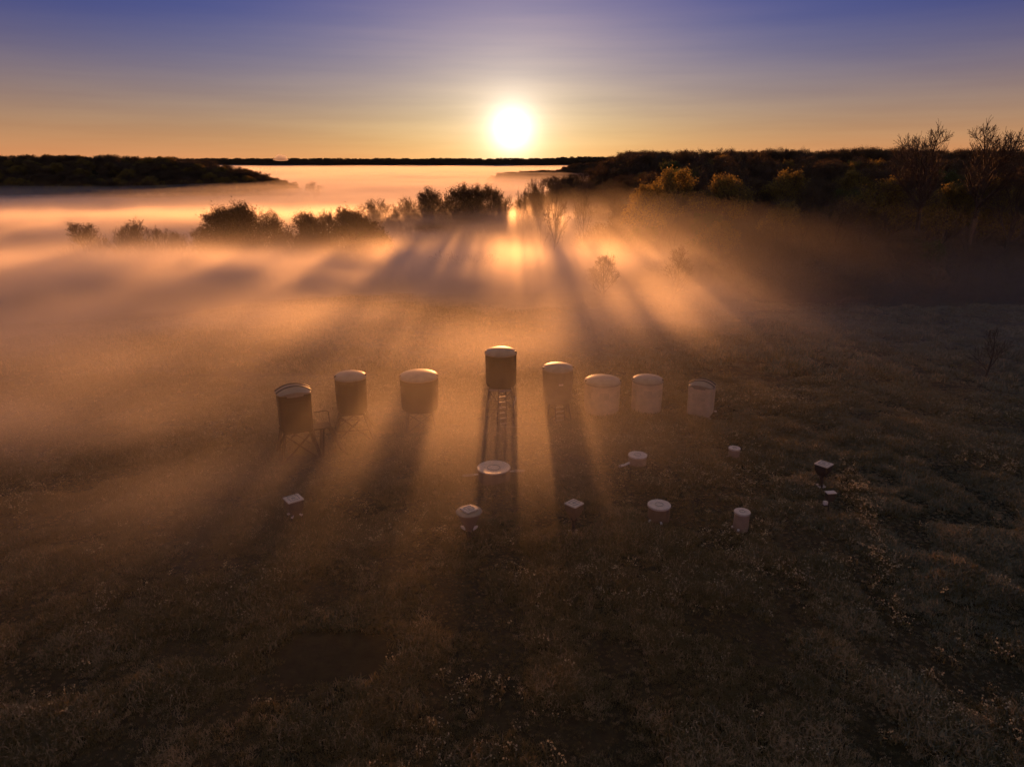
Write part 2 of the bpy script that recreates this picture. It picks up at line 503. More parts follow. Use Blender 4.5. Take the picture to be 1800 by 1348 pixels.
LID = mat_simple('pale_lid', (0.66, 0.52, 0.42), 0.42, 0.5, 0.18, 5.0)
LIDMARK = mat_simple('lid_recess', (0.40, 0.33, 0.29), 0.5, 0.4, 0.2, 8.0)
WHITE = mat_simple('white_plastic', (0.75, 0.68, 0.62), 0.5, 0.4, 0.1, 6.0)
GALV = mat_simple('galvanised_tube', (0.45, 0.40, 0.36), 0.4, 0.5, 0.15, 10.0, metallic=0.6)

# ------------------------------------------------------------------ hunting blinds
def round_shell(root, z0, rad, h, shell, dome_h=0.24, taper=0.97):
    """cylindrical cabin: body (> window panes, door seam), roof (> latches)"""
    b = MB().lathe([(rad*0.80, z0), (rad*0.90, z0+0.03), (rad*taper, z0+0.16), (rad*(taper+1)/2, z0+h*0.55), (rad, z0+h-0.05), (rad, z0+h)], 64, rib=0.012, nrib=16, cap1=False)
    body = b.build('body', shell, root, True, 30)
    prof = [(rad+0.035, z0+h-0.05), (rad+0.05, z0+h), (rad+0.03, z0+h+0.045)]
    for k in range(1, 9):
        t = k/8.0
        prof.append(((rad+0.0)*math.cos(t*math.pi/2)*1.0 + 0.02*(1-t), z0+h+0.05+dome_h*math.sin(t*math.pi/2)**1.0))
    prof[-1] = (0.02, z0+h+0.05+dome_h)
    roof = MB().lathe(prof, 64, cap0=True).build('roof', DOME, root, True, 50)
    for a in (R(-12), R(192), R(90)):
        x, y = (rad-0.02)*math.cos(a), (rad-0.02)*math.sin(a)
        MB().box((x, y, z0+h+0.12), (0.11, 0.11, 0.10), a).build('latch', LATCH, roof)
    for k, a0 in enumerate((-90, -30, 30, 90, 150, 210)):
        w = MB(); n = 8; half = R(15)
        rr = rad*(1+taper)/2 + 0.014
        ring0, ring1 = [], []
        for i in range(n+1):
            a = R(a0) - half + 2*half*i/n
            ring0.append((rr*math.cos(a), rr*math.sin(a), z0+h*0.58)); ring1.append((rr*1.008*math.cos(a), rr*1.008*math.sin(a), z0+h*0.80))
        w.v = [Vector(p) for p in ring0+ring1]
        w.f = [(i, i+1, n+2+i, n+1+i) for i in range(n)]
        w.build('window', PANEL_L if shell is SHELL_L else PANEL_D if shell is SHELL_D else shell, body)
    return body

def ribbed_shell(root, z0, hx, hy, h, shell):
    """rounded square cabin with a bowed roof crossed by two raised ribs"""
    rings = [rsquare(hx*0.96, hy*0.96, 0.22, z0), rsquare(hx, hy, 0.24, z0+0.08), rsquare(hx*1.0, hy*1.0, 0.24, z0+h*0.5), rsquare(hx*1.02, hy*1.02, 0.24, z0+h)]
    body = MB().loft(rings, cap1=False).build('body', shell, root, True, 40)
    # bowed roof: grid over the rounded square
    n = 20; g = MB(); H = 0.30
    def zr(u, v): return z0+h+0.03 + H*(1-abs(u)**2.2)*(1-0.55*abs(v)**3)
    pts = {}
    for i in range(n+1):
        for j in range(n+1):
            u, v = -1+2*i/n, -1+2*j/n
            # square to squircle
            x = u*math.sqrt(1-0.30*v*v)*hx*1.10; y = v*math.sqrt(1-0.30*u*u)*hy*1.10
            pts[i, j] = len(g.v); g.v.append(Vector((x, y, zr(u, v))))
    for i in range(n):
        for j in range(n):
            g.f.append((pts[i,j], pts[i+1,j], pts[i+1,j+1], pts[i,j+1]))
    b0 = len(g.v); m = b0
    rim = [pts[i,0] for i in range(n)] + [pts[n,j] for j in range(n)] + [pts[i,n] for i in range(n,0,-1)] + [pts[0,j] for j in range(n,0,-1)]
    for r in rim:
        p = g.v[r]; g.v.append(Vector((p.x*0.97, p.y*0.97, z0+h-0.08)))
    k = len(rim)
    for i in range(k): g.f.append((rim[i], b0+i, b0+(i+1)%k, rim[(i+1)%k]))
    roof = g.build('roof', DOME, root, True, 50)
    for vv in (-0.30, 0.30):
        rb = MB(); cs = []
        for i in range(n+1):
            u = -1+2*i/n
            cs.append((u*math.sqrt(1-0.30*vv*vv)*hx*1.11, vv*hy*1.06, zr(u, vv)+0.012))
        rb.tube(cs, 0.045, 6).build('rib', LATCH, roof, True)
    MB().box((0, -hy-0.012, z0+h*0.68), (hx*1.1, 0.03, h*0.22)).build('window', PANEL_L if shell is SHELL_L else PANEL_D, body)
    MB().box((-hx-0.012, 0, z0+h*0.68), (0.03, hy*1.1, h*0.22)).build('window', PANEL_L if shell is SHELL_L else PANEL_D, body)
    return body

def splayed_legs(root, ztop, rt, rb, mat, w=0.09, yaw=45, brace=True, zb=0.0, girt=None):
    """four splayed legs with crossed braces on each face"""
    tops, bots = [], []
    for k in range(4):
        a = R(yaw + 90*k)
        tops.append(Vector((rt*math.cos(a), rt*math.sin(a), ztop))); bots.append(Vector((rb*math.cos(a), rb*math.sin(a), zb)))
    for t, b in zip(tops, bots):
        MB().bar(b, t, w).build('leg', mat, root)
        MB().box((b.x, b.y, zb+0.02), (w*2, w*2, 0.04)).build('foot_plate', mat, root)
    for k in range(4):
        a, b = k, (k+1) % 4
        P = lambda q, f: bots[q].lerp(tops[q], f)
        out = ((tops[a]+tops[b])/2); out.z = 0; out = out.normalized()*w*0.4
        if brace:
            MB().bar(P(a, 0.06)+out, P(b, 0.92)+out, w*0.62).build('brace', mat, root)
            MB().bar(P(b, 0.06)+out*1.9, P(a, 0.92)+out*1.9, w*0.62).build('brace', mat, root)
        if girt:
            MB().bar(P(a, girt)-out*0.5, P(b, girt)-out*0.5, w*0.7).build('cross_rail', mat, root)
        MB().bar(tops[a]+Vector((0,0,-0.06)), tops[b]+Vector((0,0,-0.06)), w*0.9).build('deck_beam', mat, root)
    return tops, bots

def ladder(root, top, bot, width, nr, mat, skip=0):
    top, bot = Vector(top), Vector(bot)
    lad = MB()
    d = (bot-top); d.z = 0
    side = d.cross(Vector((0,0,1))).normalized()*width/2 if d.length > 1e-3 else Vector((width/2, 0, 0))
    lad.bar(bot+side, top+side, 0.05).bar(bot-side, top-side, 0.05)
    lo = lad.build('ladder', mat, root)
    for k in range(nr):
        c = bot.lerp(top, (k+0.6)/nr)
        MB().bar(c-side*0.95, c+side*0.95, 0.05, 0.075).build('rung', GALV, lo)
    return lo

def put(name, label, cat, x, y, rz=0, group=None, sink=0.03):
    return thing(name, label, cat, (x, y, zat(x, y)-sink), R(rz), group)

BG = 'hunting blinds in a row'
# farthest-left blind: ribbed cabin, timber stand, stair platform
b = put('hunting_blind', 'dark ribbed-roof hunting blind on timber legs with side stairs and handrail', 'hunting blind', -11.35, 35.0, 24, BG)
ribbed_shell(b, 1.75, 0.80, 0.78, 1.95, SHELL_D)
splayed_legs(b, 1.75, 0.92, 1.45, TIMBER, 0.12)
MB().box((0, 0, 1.70), (1.5, 1.5, 0.08)).build('deck', TIMBER, b)
pf = MB().box((1.25, -0.2, 1.66), (0.85, 0.9, 0.07)).build('landing', TIMBER, b)
hr = MB().tube([(0.85, -0.62, 2.62), (1.50, -0.62, 2.62), (1.60, -0.62, 2.56), (1.66, -0.62, 1.68)], 0.028, 8).build('handrail', STEEL, b, True)
st = MB().bar((1.62, -0.62, 1.66), (2.35, -0.62, 0.02), 0.06, 0.14).bar((1.62, 0.22, 1.66), (2.35, 0.22, 0.02), 0.06, 0.14).build('stair', TIMBER, b)
for k in range(5):
    f = (k+0.7)/5.6
    MB().box((1.62+0.73*f, -0.2, 1.66-1.64*f), (0.24, 0.84, 0.045)).build('tread', TIMBER, st)
for sx in (-0.62, 0.22):
    MB().bar((1.15, sx, 0.0), (1.30, sx, 1.64), 0.09).build('leg', TIMBER, b)

b = put('hunting_blind', 'dark domed hunting blind on wide splayed cross-braced timber legs', 'hunting blind', -9.02, 37.9, 14, BG)
round_shell(b, 1.62, 0.86, 2.0, SHELL_D)
splayed_legs(b, 1.66, 0.86, 1.65, TIMBER, 0.11, yaw=42, girt=0.45)
MB().box((0, 0, 1.60), (1.3, 1.3, 0.07), R(42-45)).build('deck', TIMBER, b)

b = put('hunting_blind', 'wide brown domed hunting blind on short braced legs', 'hunting blind', -5.41, 39.5, 5, BG)
round_shell(b, 1.22, 1.10, 1.98, SHELL_D, 0.28)
splayed_legs(b, 1.26, 0.95, 1.20, STEEL, 0.08, yaw=50)

b = put('hunting_blind', 'tall dark hunting blind on a high steel stand with a bright-runged ladder', 'hunting blind', -0.66, 40.6, -4, BG)
round_shell(b, 2.32, 0.92, 2.02, SHELL_D, 0.26)
tp, bt = splayed_legs(b, 2.36, 0.88, 1.45, STEEL, 0.06, yaw=45, girt=0.45)
ladder(b, (0.12, -0.75, 2.3), (0.22, -1.02, 0.06), 0.46, 7, STEEL)
MB().bar((-1.0, -1.03, 0.06), (1.15, -1.03, 0.06), 0.07).build('foot_rail', GALV, b)
MB().bar((-0.65, -0.66, 2.22), (0.65, -0.66, 2.22), 0.09).build('step_board', GALV, b)
for s in (-1, 1):
    MB().bar((s*0.80, -0.75, 1.30), (s*0.86, 0.55, 1.42), 0.06).build('side_rail', GALV, b)

b = put('hunting_blind', 'tan hunting blind on a mid-height steel stand with ladder, beside the tallest one', 'hunting blind', 2.75, 40.9, 6, BG)
bd = round_shell(b, 1.15, 0.92, 2.05, SHELL, 0.26)
splayed_legs(b, 1.19, 0.80, 1.10, STEEL, 0.06, yaw=45)
ladder(b, (0.02, -0.70, 1.1), (0.06, -0.86, 0.05), 0.56, 4, STEEL)
MB().box((0.05, -0.945, 1.15+1.30), (0.26, 0.02, 0.11)).build('badge', LID, bd)

b = put('hunting_blind', 'widest pale hunting blind standing directly on the grass', 'hunting blind', 5.57, 41.7, 0, BG)
round_shell(b, 0.02, 1.10, 2.08, SHELL_L, 0.28)
b = put('hunting_blind', 'pale domed hunting blind on the grass, between the widest and the ribbed one', 'hunting blind', 8.36, 41.8, -8, BG)
round_shell(b, 0.02, 0.93, 2.08, SHELL_L, 0.26)
b = put('hunting_blind', 'pale ribbed-roof hunting blind standing on the grass at the end of the row', 'hunting blind', 11.78, 41.9, -28, BG)
ribbed_shell(b, 0.06, 0.72, 0.72, 1.85, SHELL_L)
for sx, sy in ((-1,-1),(1,-1),(1,1),(-1,1)):
    MB().box((sx*0.78, sy*0.78, 0.05), (0.14, 0.14, 0.10)).build('anchor_foot', WHITE, b)

# ------------------------------------------------------------------ feeders
def square_lid(root, z, side, mat=LID, tilt=0):
    l = MB().loft([rsquare(side/2, side/2, 0.03, z, 2), rsquare(side/2, side/2, 0.03, z+0.045, 2), rsquare(side/2-0.03, side/2-0.03, 0.03, z+0.06, 2)]).build('lid', mat, root)
    # raised square border and emblem plate in the middle
    s = side*0.30
    for k in range(4):
        a = R(90*k)
        MB().box((s*math.cos(a), s*math.sin(a), z+0.066), (0.022, s*2, 0.02), a).build('lid_ridge', LIDMARK, l)
    MB().lathe([(side*0.13, z+0.058), (side*0.13, z+0.074)], 16).build('lid_boss', LIDMARK, l)
    return l

def drum_lid(root, z, r, mat=LID):
    l = MB().lathe([(r+0.02, z-0.06), (r+0.03, z), (r+0.02, z+0.03), (r-0.03, z+0.035), (r*0.55, z+0.025), (r*0.30, z+0.03), (0.03, z+0.02)], 48, cap0=False).build('lid', mat, root, True, 30)
    MB().lathe([(r*0.40, z+0.022), (r*0.40, z+0.045), (r*0.34, z+0.045), (r*0.34, z+0.022)], 32, cap0=False, cap1=False).build('lid_ring', LIDMARK, l, True, 30)
    return l

def feeder_foot(root, x, y, a):
    MB().box((x, y, 0.03), (0.16, 0.10, 0.06), a).build('foot', WHITE, root)

FG = 'game feeders on the field'
# low wide drum with two loop handles
f = put('protein_feeder', 'widest low drum feeder with a dished lid and a loop handle on each side', 'feeder', -0.90, 32.2, 12, FG)
MB().lathe([(0.76, 0.0), (0.79, 0.03), (0.79, 0.62), (0.77, 0.665)], 64).build('body', FEED_M, f, True, 30)
MB().lathe([(0.80, 0.64), (0.83, 0.69), (0.80, 0.725), (0.74, 0.715), (0.40, 0.69), (0.22, 0.685), (0.03, 0.68)], 64, cap0=False).build('lid', LID, f, True, 30)
MB().lathe([(0.34, 0.684), (0.33, 0.71), (0.29, 0.71), (0.28, 0.68)], 40, cap0=False, cap1=False).build('lid_ring', LIDMARK, f, True, 30)
for s in (-1, 1):
    MB().tube([(s*0.76, -0.04, 0.42), (s*1.0, -0.04, 0.42)], 0.035, 8).build('socket', WHITE, f, True)
    MB().tube([(s*0.95, -0.10, 0.42), (s*1.50, -0.10, 0.40), (s*1.56, -0.03, 0.40), (s*1.50, 0.04, 0.40), (s*0.95, 0.04, 0.42)], 0.022, 8).build('handle', GALV, f, True)

def spout_drum(label, x, y, r, h, rz, spl):
    f = put('drum_feeder', label, 'feeder', x, y, rz, FG)
    MB().lathe([(r*0.97, 0.0), (r, 0.03), (r, h)], 48).build('body', FEED, f, True, 30)
    drum_lid(f, h, r)
    sp = MB().tube([(-r*0.85, -0.10, 0.16), (-r-0.10, -0.14, 0.15), (-r-0.24, -0.18, 0.09), (-r-spl, -0.24, 0.075)], 0.065, 10).build('spout', WHITE, f, True)
    MB().tube([(-r-spl+0.03, -0.238, 0.075), (-r-spl-0.06, -0.245, 0.075)], 0.085, 10).build('spout_mouth', LIDMARK, sp, True)
spout_drum('short drum feeder with a spout, in front of the widest pale blind', 6.47, 33.8, 0.46, 0.52, 8, 0.52)
spout_drum('slim drum feeder with a spout, in front of the ribbed pale blind', 11.73, 34.7, 0.28, 0.60, -4, 0.55)

def plain_drum(label, x, y, r, h, rz, mat):
    f = put('drum_feeder', label, 'feeder', x, y, rz, FG)
    MB().lathe([(r*0.97, 0.0), (r, 0.04), (r, h)], 48).build('body', mat, f, True, 30)
    drum_lid(f, h, r)
    for a in (205, 262):
        x2, y2 = (r+0.05)*math.cos(R(a)), (r+0.05)*math.sin(R(a))
        MB().tube([(x2*0.9, y2*0.9, 0.17), (x2*1.12, y2*1.12, 0.14)], 0.05, 8).build('spout', WHITE, f, True)
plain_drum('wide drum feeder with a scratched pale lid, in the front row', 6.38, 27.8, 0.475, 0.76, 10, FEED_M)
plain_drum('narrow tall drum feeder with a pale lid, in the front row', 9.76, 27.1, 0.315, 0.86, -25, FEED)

def hopper_body(root, z0, z1, side, side0, mat):
    zm = z0 + (z1-z0)*0.55
    return MB().loft([rsquare(side0/2, side0/2, 0.05, z0, 3), rsquare(side*0.40, side*0.40, 0.08, z0+(z1-z0)*0.30, 3), rsquare(side*0.485, side*0.485, 0.07, zm, 3), rsquare(side/2, side/2, 0.05, z1, 3)]).build('hopper', mat, root, True, 30)

# square hopper on four stub legs, left end of the front row
f = put('hopper_feeder', 'brown square hopper feeder on stub legs, alone below the ribbed dark blind', 'feeder', -9.48, 27.9, 38, FG)
hopper_body(f, 0.30, 1.05, 0.66, 0.30, FEED_M)
square_lid(f, 1.05, 0.70)
for k in range(4):
    a = R(45+90*k)
    MB().bar((0.42*math.cos(a), 0.42*math.sin(a), 0.02), (0.24*math.cos(a), 0.24*math.sin(a), 0.52), 0.045).build('leg', STEEL, f)
    feeder_foot(f, 0.42*math.cos(a), 0.42*math.sin(a), a)
    MB().tube([(0.20*math.cos(a), 0.20*math.sin(a), 0.40), (0.33*math.cos(a), 0.33*math.sin(a), 0.30)], 0.055, 8).build('feed_port', WHITE, f, True)

# cone hopper with a square lid on a round top
f = put('cone_feeder', 'conical feeder with a square hatch on its round top and pale trays below', 'feeder', -1.76, 26.2, 40, FG)
MB().lathe([(0.10, 0.50), (0.14, 0.56), (0.46, 1.22), (0.50, 1.30), (0.53, 1.36)], 48).build('hopper', FEED, f, True, 30)
MB().lathe([(0.53, 1.35), (0.545, 1.38), (0.50, 1.42), (0.20, 1.45)], 48).build('top', FEED, f, True, 30)
square_lid(f, 1.46, 0.56)
MB().tube([(0, 0, 0.0), (0, 0, 0.52)], 0.045, 8).build('post', STEEL, f, True)
for a in (R(-40), R(140)):
    c, s = math.cos(a), math.sin(a)
    tr = MB(); n = 10
    for i in range(n+1):
        t = math.pi*i/n
        w = 0.13*math.cos(t); d = 0.20*math.sin(t)
        tr.v.append(Vector(((0.16+d)*c - w*s, (0.16+d)*s + w*c, 0.62 + 0.10*math.sin(t))))
        tr.v.append(Vector(((0.16+d)*c - w*s, (0.16+d)*s + w*c, 0.57 + 0.10*math.sin(t))))
    m = n+1
    tr.f = [(2*i, 2*i+1, 2*i+3, 2*i+2) for i in range(n)] + [tuple(2*i for i in range(m)), tuple(2*i+1 for i in reversed(range(m)))]
    tr.build('tray', WHITE, f)
for k in range(3):
    a = R(90+120*k)
    MB().tube([(0.30*math.cos(a), 0.30*math.sin(a), 0.02), (0.10*math.cos(a), 0.10*math.sin(a), 0.55)], 0.018, 6).build('leg', STEEL, f, True)

def pedestal(label, x, y, rz, side, plate, h, mat):
    f = put('pedestal_feeder', label, 'feeder', x, y, rz, FG)
    MB().loft([rsquare(plate/2, plate/2, 0.03, 0.02, 2), rsquare(plate/2, plate/2, 0.03, 0.07, 2)]).build('base_plate', FEED_D, f)
    MB().loft([rsquare(0.11, 0.11, 0.03, 0.065, 2), rsquare(0.075, 0.075, 0.03, 0.20, 2), rsquare(0.075, 0.075, 0.03, h*0.45, 2), rsquare(0.10, 0.10, 0.03, h*0.52, 2)]).build('stem', FEED_D, f)
    hopper_body(f, h*0.50, h-0.06, side, 0.24, mat)
    square_lid(f, h-0.06, side*1.06)
    for k in range(4):
        a = R(90*k)
        MB().box((0.17*math.cos(a), 0.17*math.sin(a), 0.12), (0.10, 0.13, 0.07), a).build('feed_port', WHITE, f)
        MB().tube([(0.13*math.cos(a), 0.13*math.sin(a), h*0.56), (0.22*math.cos(a), 0.22*math.sin(a), h*0.50)], 0.05, 8).build('outlet', FEED_D, f, True)
    return f
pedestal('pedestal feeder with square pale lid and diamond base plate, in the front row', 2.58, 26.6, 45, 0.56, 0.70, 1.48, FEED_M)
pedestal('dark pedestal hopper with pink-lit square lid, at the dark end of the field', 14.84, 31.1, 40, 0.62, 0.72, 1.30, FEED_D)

f = put('post_feeder', 'small feeder box on a thin post in front of the dark pedestal hopper', 'feeder', 14.08, 28.5, 8, FG)
MB().tube([(0, 0, 0.0), (0, 0, 0.75)], 0.028, 8).build('post', STEEL, f, True)
MB().loft([rsquare(0.10, 0.09, 0.02, 0.66, 2), rsquare(0.19, 0.12, 0.02, 0.80, 2), rsquare(0.19, 0.12, 0.02, 1.05, 2)]).build('hopper', FEED_D, f)
MB().box((0, 0, 1.07), (0.44, 0.28, 0.035)).build('lid', LID, f)
MB().box((-0.24, -0.08, 0.62), (0.16, 0.14, 0.15)).build('control_box', WHITE, f)
MB().box((-0.24, -0.08, 0.50), (0.20, 0.18, 0.05)).bar((-0.24, -0.05, 0.52), (0, 0, 0.68), 0.03).build('spinner_plate', FEED_D, f)
# ------------------------------------------------------------------ trees
BARK = mat_simple('grey_brown_bark', (0.12, 0.085, 0.06), 0.9, 0.15, 0.3, 6.0)
TWIG = mat_simple('brown_twigs', (0.15, 0.112, 0.078), 0.85, 0.2, 0.3, 1.5, trans=0.15, tcol=(0.2, 0.11, 0.05))
BUDS = mat_simple('olive_buds', (0.15, 0.105, 0.045), 0.7, 0.2, 0.35, 0.8, trans=0.3, tcol=(0.20, 0.12, 0.035))
GOLD = mat_simple('young_gold_leaves', (0.23, 0.175, 0.05), 0.65, 0.25, 0.3, 0.8, trans=0.5, tcol=(0.38, 0.26, 0.06))
GREEN = mat_simple('spring_green_leaves', (0.10, 0.115, 0.038), 0.65, 0.25, 0.3, 0.8, trans=0.45, tcol=(0.16, 0.17, 0.04))

def tubes_np(segs, n):
    """segs (m,8): p0 p1 r0 r1 -> open n-sided tubes"""
    S = np.asarray(segs, float)
    p0, p1, r0, r1 = S[:, :3], S[:, 3:6], S[:, 6], S[:, 7]
    d = p1 - p0; d /= np.maximum(np.linalg.norm(d, axis=1, keepdims=True), 1e-6)
    ref = np.where(np.abs(d[:, 2:3]) > 0.9, np.array([[1.0, 0, 0]]), np.array([[0, 0, 1.0]]))
    u = np.cross(d, ref); u /= np.linalg.norm(u, axis=1, keepdims=True)
    w = np.cross(d, u)
    m = len(S); V = np.zeros((m, 2 * n, 3))
    for j in range(n):
        a = 2 * math.pi * j / n
        o = u * math.cos(a) + w * math.sin(a)
        V[:, j] = p0 + o * r0[:, None]; V[:, n + j] = p1 + o * r1[:, None]
    base = (np.arange(m) * 2 * n)[:, None]
    F = np.concatenate([np.stack([base[:, 0] + j, base[:, 0] + (j + 1) % n, base[:, 0] + n + (j + 1) % n, base[:, 0] + n + j], -1) for j in range(n)])
    return V.reshape(-1, 3), F

def quads_np(P, size, rg):
    """small randomly turned leaf faces at P"""
    m = len(P)
    a = rg.normal(size=(m, 3)); a /= np.linalg.norm(a, axis=1, keepdims=True)
    b = np.cross(a, rg.normal(size=(m, 3))); b /= np.linalg.norm(b, axis=1, keepdims=True)
    s = size * rg.uniform(0.6, 1.4, (m, 1))
    V = np.stack([P - a * s, P - b * s * 0.55, P + a * s, P + b * s * 0.55], 1).reshape(-1, 3)
    return V, np.arange(4 * m).reshape(m, 4)

def grow_tree(seed, height, spread, n1, counts, bole=0.14, up=0.5, leaves=0, leaf=0.12, stems=1):
    """bare broadleaf tree: returns trunk segments, twig segments, leaf points"""
    rg = np.random.default_rng(seed)
    big, fine, tips = [], [], []
    def unit(v): return v / max(np.linalg.norm(v), 1e-6)
    def branch(p, d, ln, r, lev):
        ns = 4 if lev == 0 else (3 if lev < 3 else 2)
        pts = [p]
        for i in range(ns):
            d = unit(d + rg.normal(size=3) * (0.10 if lev == 0 else 0.17) + np.array([0, 0, up * (0.10 if lev == 0 else 0.22)]))
            pts.append(pts[-1] + d * ln / ns)
        for i in range(ns):
            ra, rb = r * (1 - 0.55 * i / ns), r * (1 - 0.55 * (i + 1) / ns)
            (big if lev < 2 else fine).append((*pts[i], *pts[i + 1], ra, rb))
        if lev >= len(counts):
            tips.append(pts[-1]); tips.append(pts[-2]); return
        k = counts[lev]
        for c in range(k):
            f = (0.25 + 0.75 * (c + rg.random()) / k) if lev else (bole + (1 - bole) * (c + rg.random() * 0.8) / k)
            f = min(f, 0.999)
            i = int(f * ns); q = pts[i] + (pts[i + 1] - pts[i]) * (f * ns - i)
            ax = unit(pts[i + 1] - pts[i])
            az = 2.4 * c + rg.uniform(-0.5, 0.5)
            u = unit(np.cross(ax, np.array([0.31, 0.95, 0.05]))); w = np.cross(ax, u)
            perp = u * math.cos(az) + w * math.sin(az)
            if lev == 0:
                el = R(rg.uniform(34, 62)) * (1.15 - 0.55 * f)
                nl = spread * rg.uniform(0.75, 1.05) * (1.2 - 0.55 * f)
            else:
                el = R(rg.uniform(24, 52)); nl = ln * rg.uniform(0.44, 0.66) * (1.15 - 0.4 * f)
            branch(q, unit(ax * math.cos(el) + perp * math.sin(el)), nl, r * (1 - 0.5 * f) * (0.62 if lev == 0 else 0.55), lev + 1)
        if lev: branch(pts[-1], d, ln * 0.42, r * 0.42, min(lev + 2, len(counts)))
    for s in range(stems):
        a = rg.uniform(0, 6.28); o = 0.0 if stems == 1 else 0.35
        d0 = np.array([math.cos(a) * (0.05 if stems == 1 else 0.35), math.sin(a) * (0.05 if stems == 1 else 0.35), 1.0])
        branch(np.array([math.cos(a) * o, math.sin(a) * o, -0.5]), unit(d0), height * 0.72, height * (0.022 if stems == 1 else 0.009), 0)
    T = np.array(tips)
    lp = None
    if leaves:
        pk = rg.integers(0, len(T), leaves)
        lp = T[pk] + rg.normal(size=(leaves, 3)) * 0.28
    allz = max(T[:, 2].max(), 1)
    k = height / allz
    return np.array(big), np.array(fine), lp, k, rg, leaf

TREES = {}
def tree_kind(key, seed, height, spread, n1, counts, leafmat=None, **kw):
    big, fine, lp, k, rg, leaf = grow_tree(seed, height, spread, n1, counts, **kw)
    big[:, :6] *= k; fine[:, :6] *= k
    fine[:, 6:] = np.maximum(fine[:, 6:], 0.018)
    tv, tf = tubes_np(big, 5)
    cv, cf = tubes_np(fine, 3)
    mt = mesh_np('trunk_' + key, tv, tf, BARK, True)
    me = mesh_np('crown_' + key, cv, cf, TWIG)
    if lp is not None:
        lv, lf = quads_np(lp * k, leaf, rg)
        nv, nf = len(cv), len(cf)
        me = mesh_np('crown_' + key, np.concatenate([cv, lv]), np.concatenate([cf, lf + nv]), TWIG)
        me.materials.append(leafmat)
        mi = np.zeros(nf + len(lf), np.int32); mi[nf:] = 1
        me.polygons.foreach_set('material_index', mi)
    TREES[key] = (mt, me, height)

tree_kind('round', 11, 12.0, 5.4, 7, (10, 8, 6, 5), BUDS, leaves=4200, leaf=0.085)
tree_kind('broad', 12, 12.0, 6.4, 7, (11, 8, 6, 5), BUDS, leaves=5200, leaf=0.09)
tree_kind('vase', 13, 12.0, 5.4, 7, (9, 7, 6, 5), BUDS, leaves=2600, leaf=0.08, up=0.8)
tree_kind('open', 14, 12.0, 5.8, 7, (9, 7, 5, 4), None, up=0.6)
tree_kind('tall', 15, 16.0, 5.4, 7, (11, 7, 6, 4), None, bole=0.44, up=0.5)
tree_kind('gold', 16, 11.0, 5.2, 7, (9, 7, 5, 4), GOLD, leaves=8000, leaf=0.13)
tree_kind('green', 17, 11.0, 5.2, 7, (9, 7, 5, 4), GREEN, leaves=7000, leaf=0.13)
DENSE = mat_simple('dark_brown_buds', (0.085, 0.06, 0.028), 0.7, 0.2, 0.35, 0.8, trans=0.25, tcol=(0.16, 0.09, 0.03))
tree_kind('bushy', 21, 12.0, 5.6, 7, (10, 8, 6, 5), DENSE, leaves=12000, leaf=0.10)
tree_kind('brush', 18, 4.5, 2.2, 5, (5, 4, 4), BUDS, leaves=600, leaf=0.08, stems=5, bole=0.15, up=0.8)
tree_kind('sapling', 19, 5.0, 2.0, 5, (7, 5, 4), None, bole=0.3, up=0.5)

def plant_tree(name, key, x, y, ztop=None, label='', group=None, h=None, wide=1.0, cat='tree', parts=True, rz=None):
    mt, me, H0 = TREES[key]
    g = zat(x, y)
    s = ((ztop - g) if ztop is not None else h) / H0
    o = thing(name, label, cat, (x, y, g), rng.uniform(0, 6.28) if rz is None else rz, group)
    o.scale = (s * wide, s * wide, s)
    link('trunk', mt, o); link('crown', me, o)
    return o

def scatter(name, pts, rot, scale, index, meshes, extra=None):
    """one object of many instanced tufts or distant trees"""
    coll = bpy.data.collections.new(name + '_kinds')
    for i, me in enumerate(meshes):
        coll.objects.link(bpy.data.objects.new('%s_kind_%02d' % (name, i), me))
    me = bpy.data.meshes.new(name)
    P = np.asarray(pts, np.float32)
    me.vertices.add(len(P)); me.vertices.foreach_set('co', P.ravel())
    a = me.attributes.new('turn', 'FLOAT_VECTOR', 'POINT'); a.data.foreach_set('vector', np.asarray(rot, np.float32).ravel())
    a = me.attributes.new('size', 'FLOAT_VECTOR', 'POINT'); a.data.foreach_set('vector', np.asarray(scale, np.float32).ravel())
    a = me.attributes.new('pick', 'INT', 'POINT'); a.data.foreach_set('value', np.asarray(index, np.int32))
    o = link(name, me)
    ng = bpy.data.node_groups.new(name + '_scatter', 'GeometryNodeTree')
    ng.interface.new_socket('Geometry', in_out='INPUT', socket_type='NodeSocketGeometry')
    ng.interface.new_socket('Geometry', in_out='OUTPUT', socket_type='NodeSocketGeometry')
    gi = N(ng, 'NodeGroupInput'); go = N(ng, 'NodeGroupOutput')
    iop = N(ng, 'GeometryNodeInstanceOnPoints')
    ci = N(ng, 'GeometryNodeCollectionInfo'); ci.inputs['Collection'].default_value = coll
    ci.inputs['Separate Children'].default_value = True; ci.inputs['Reset Children'].default_value = True
    def attr(nm, ty):
        n = N(ng, 'GeometryNodeInputNamedAttribute', data_type=ty); n.inputs['Name'].default_value = nm
        return n.outputs[0]
    e2r = N(ng, 'FunctionNodeEulerToRotation'); L(ng, attr('turn', 'FLOAT_VECTOR'), e2r.inputs[0])
    L(ng, gi.outputs[0], iop.inputs['Points']); L(ng, ci.outputs[0], iop.inputs['Instance'])
    iop.inputs['Pick Instance'].default_value = True
    L(ng, attr('pick', 'INT'), iop.inputs['Instance Index'])
    L(ng, e2r.outputs[0], iop.inputs['Rotation']); L(ng, attr('size', 'FLOAT_VECTOR'), iop.inputs['Scale'])
    L(ng, iop.outputs[0], go.inputs[0])
    o.modifiers.new('scatter', 'NODES').node_group = ng
    tag(o, kind='stuff')
    return o

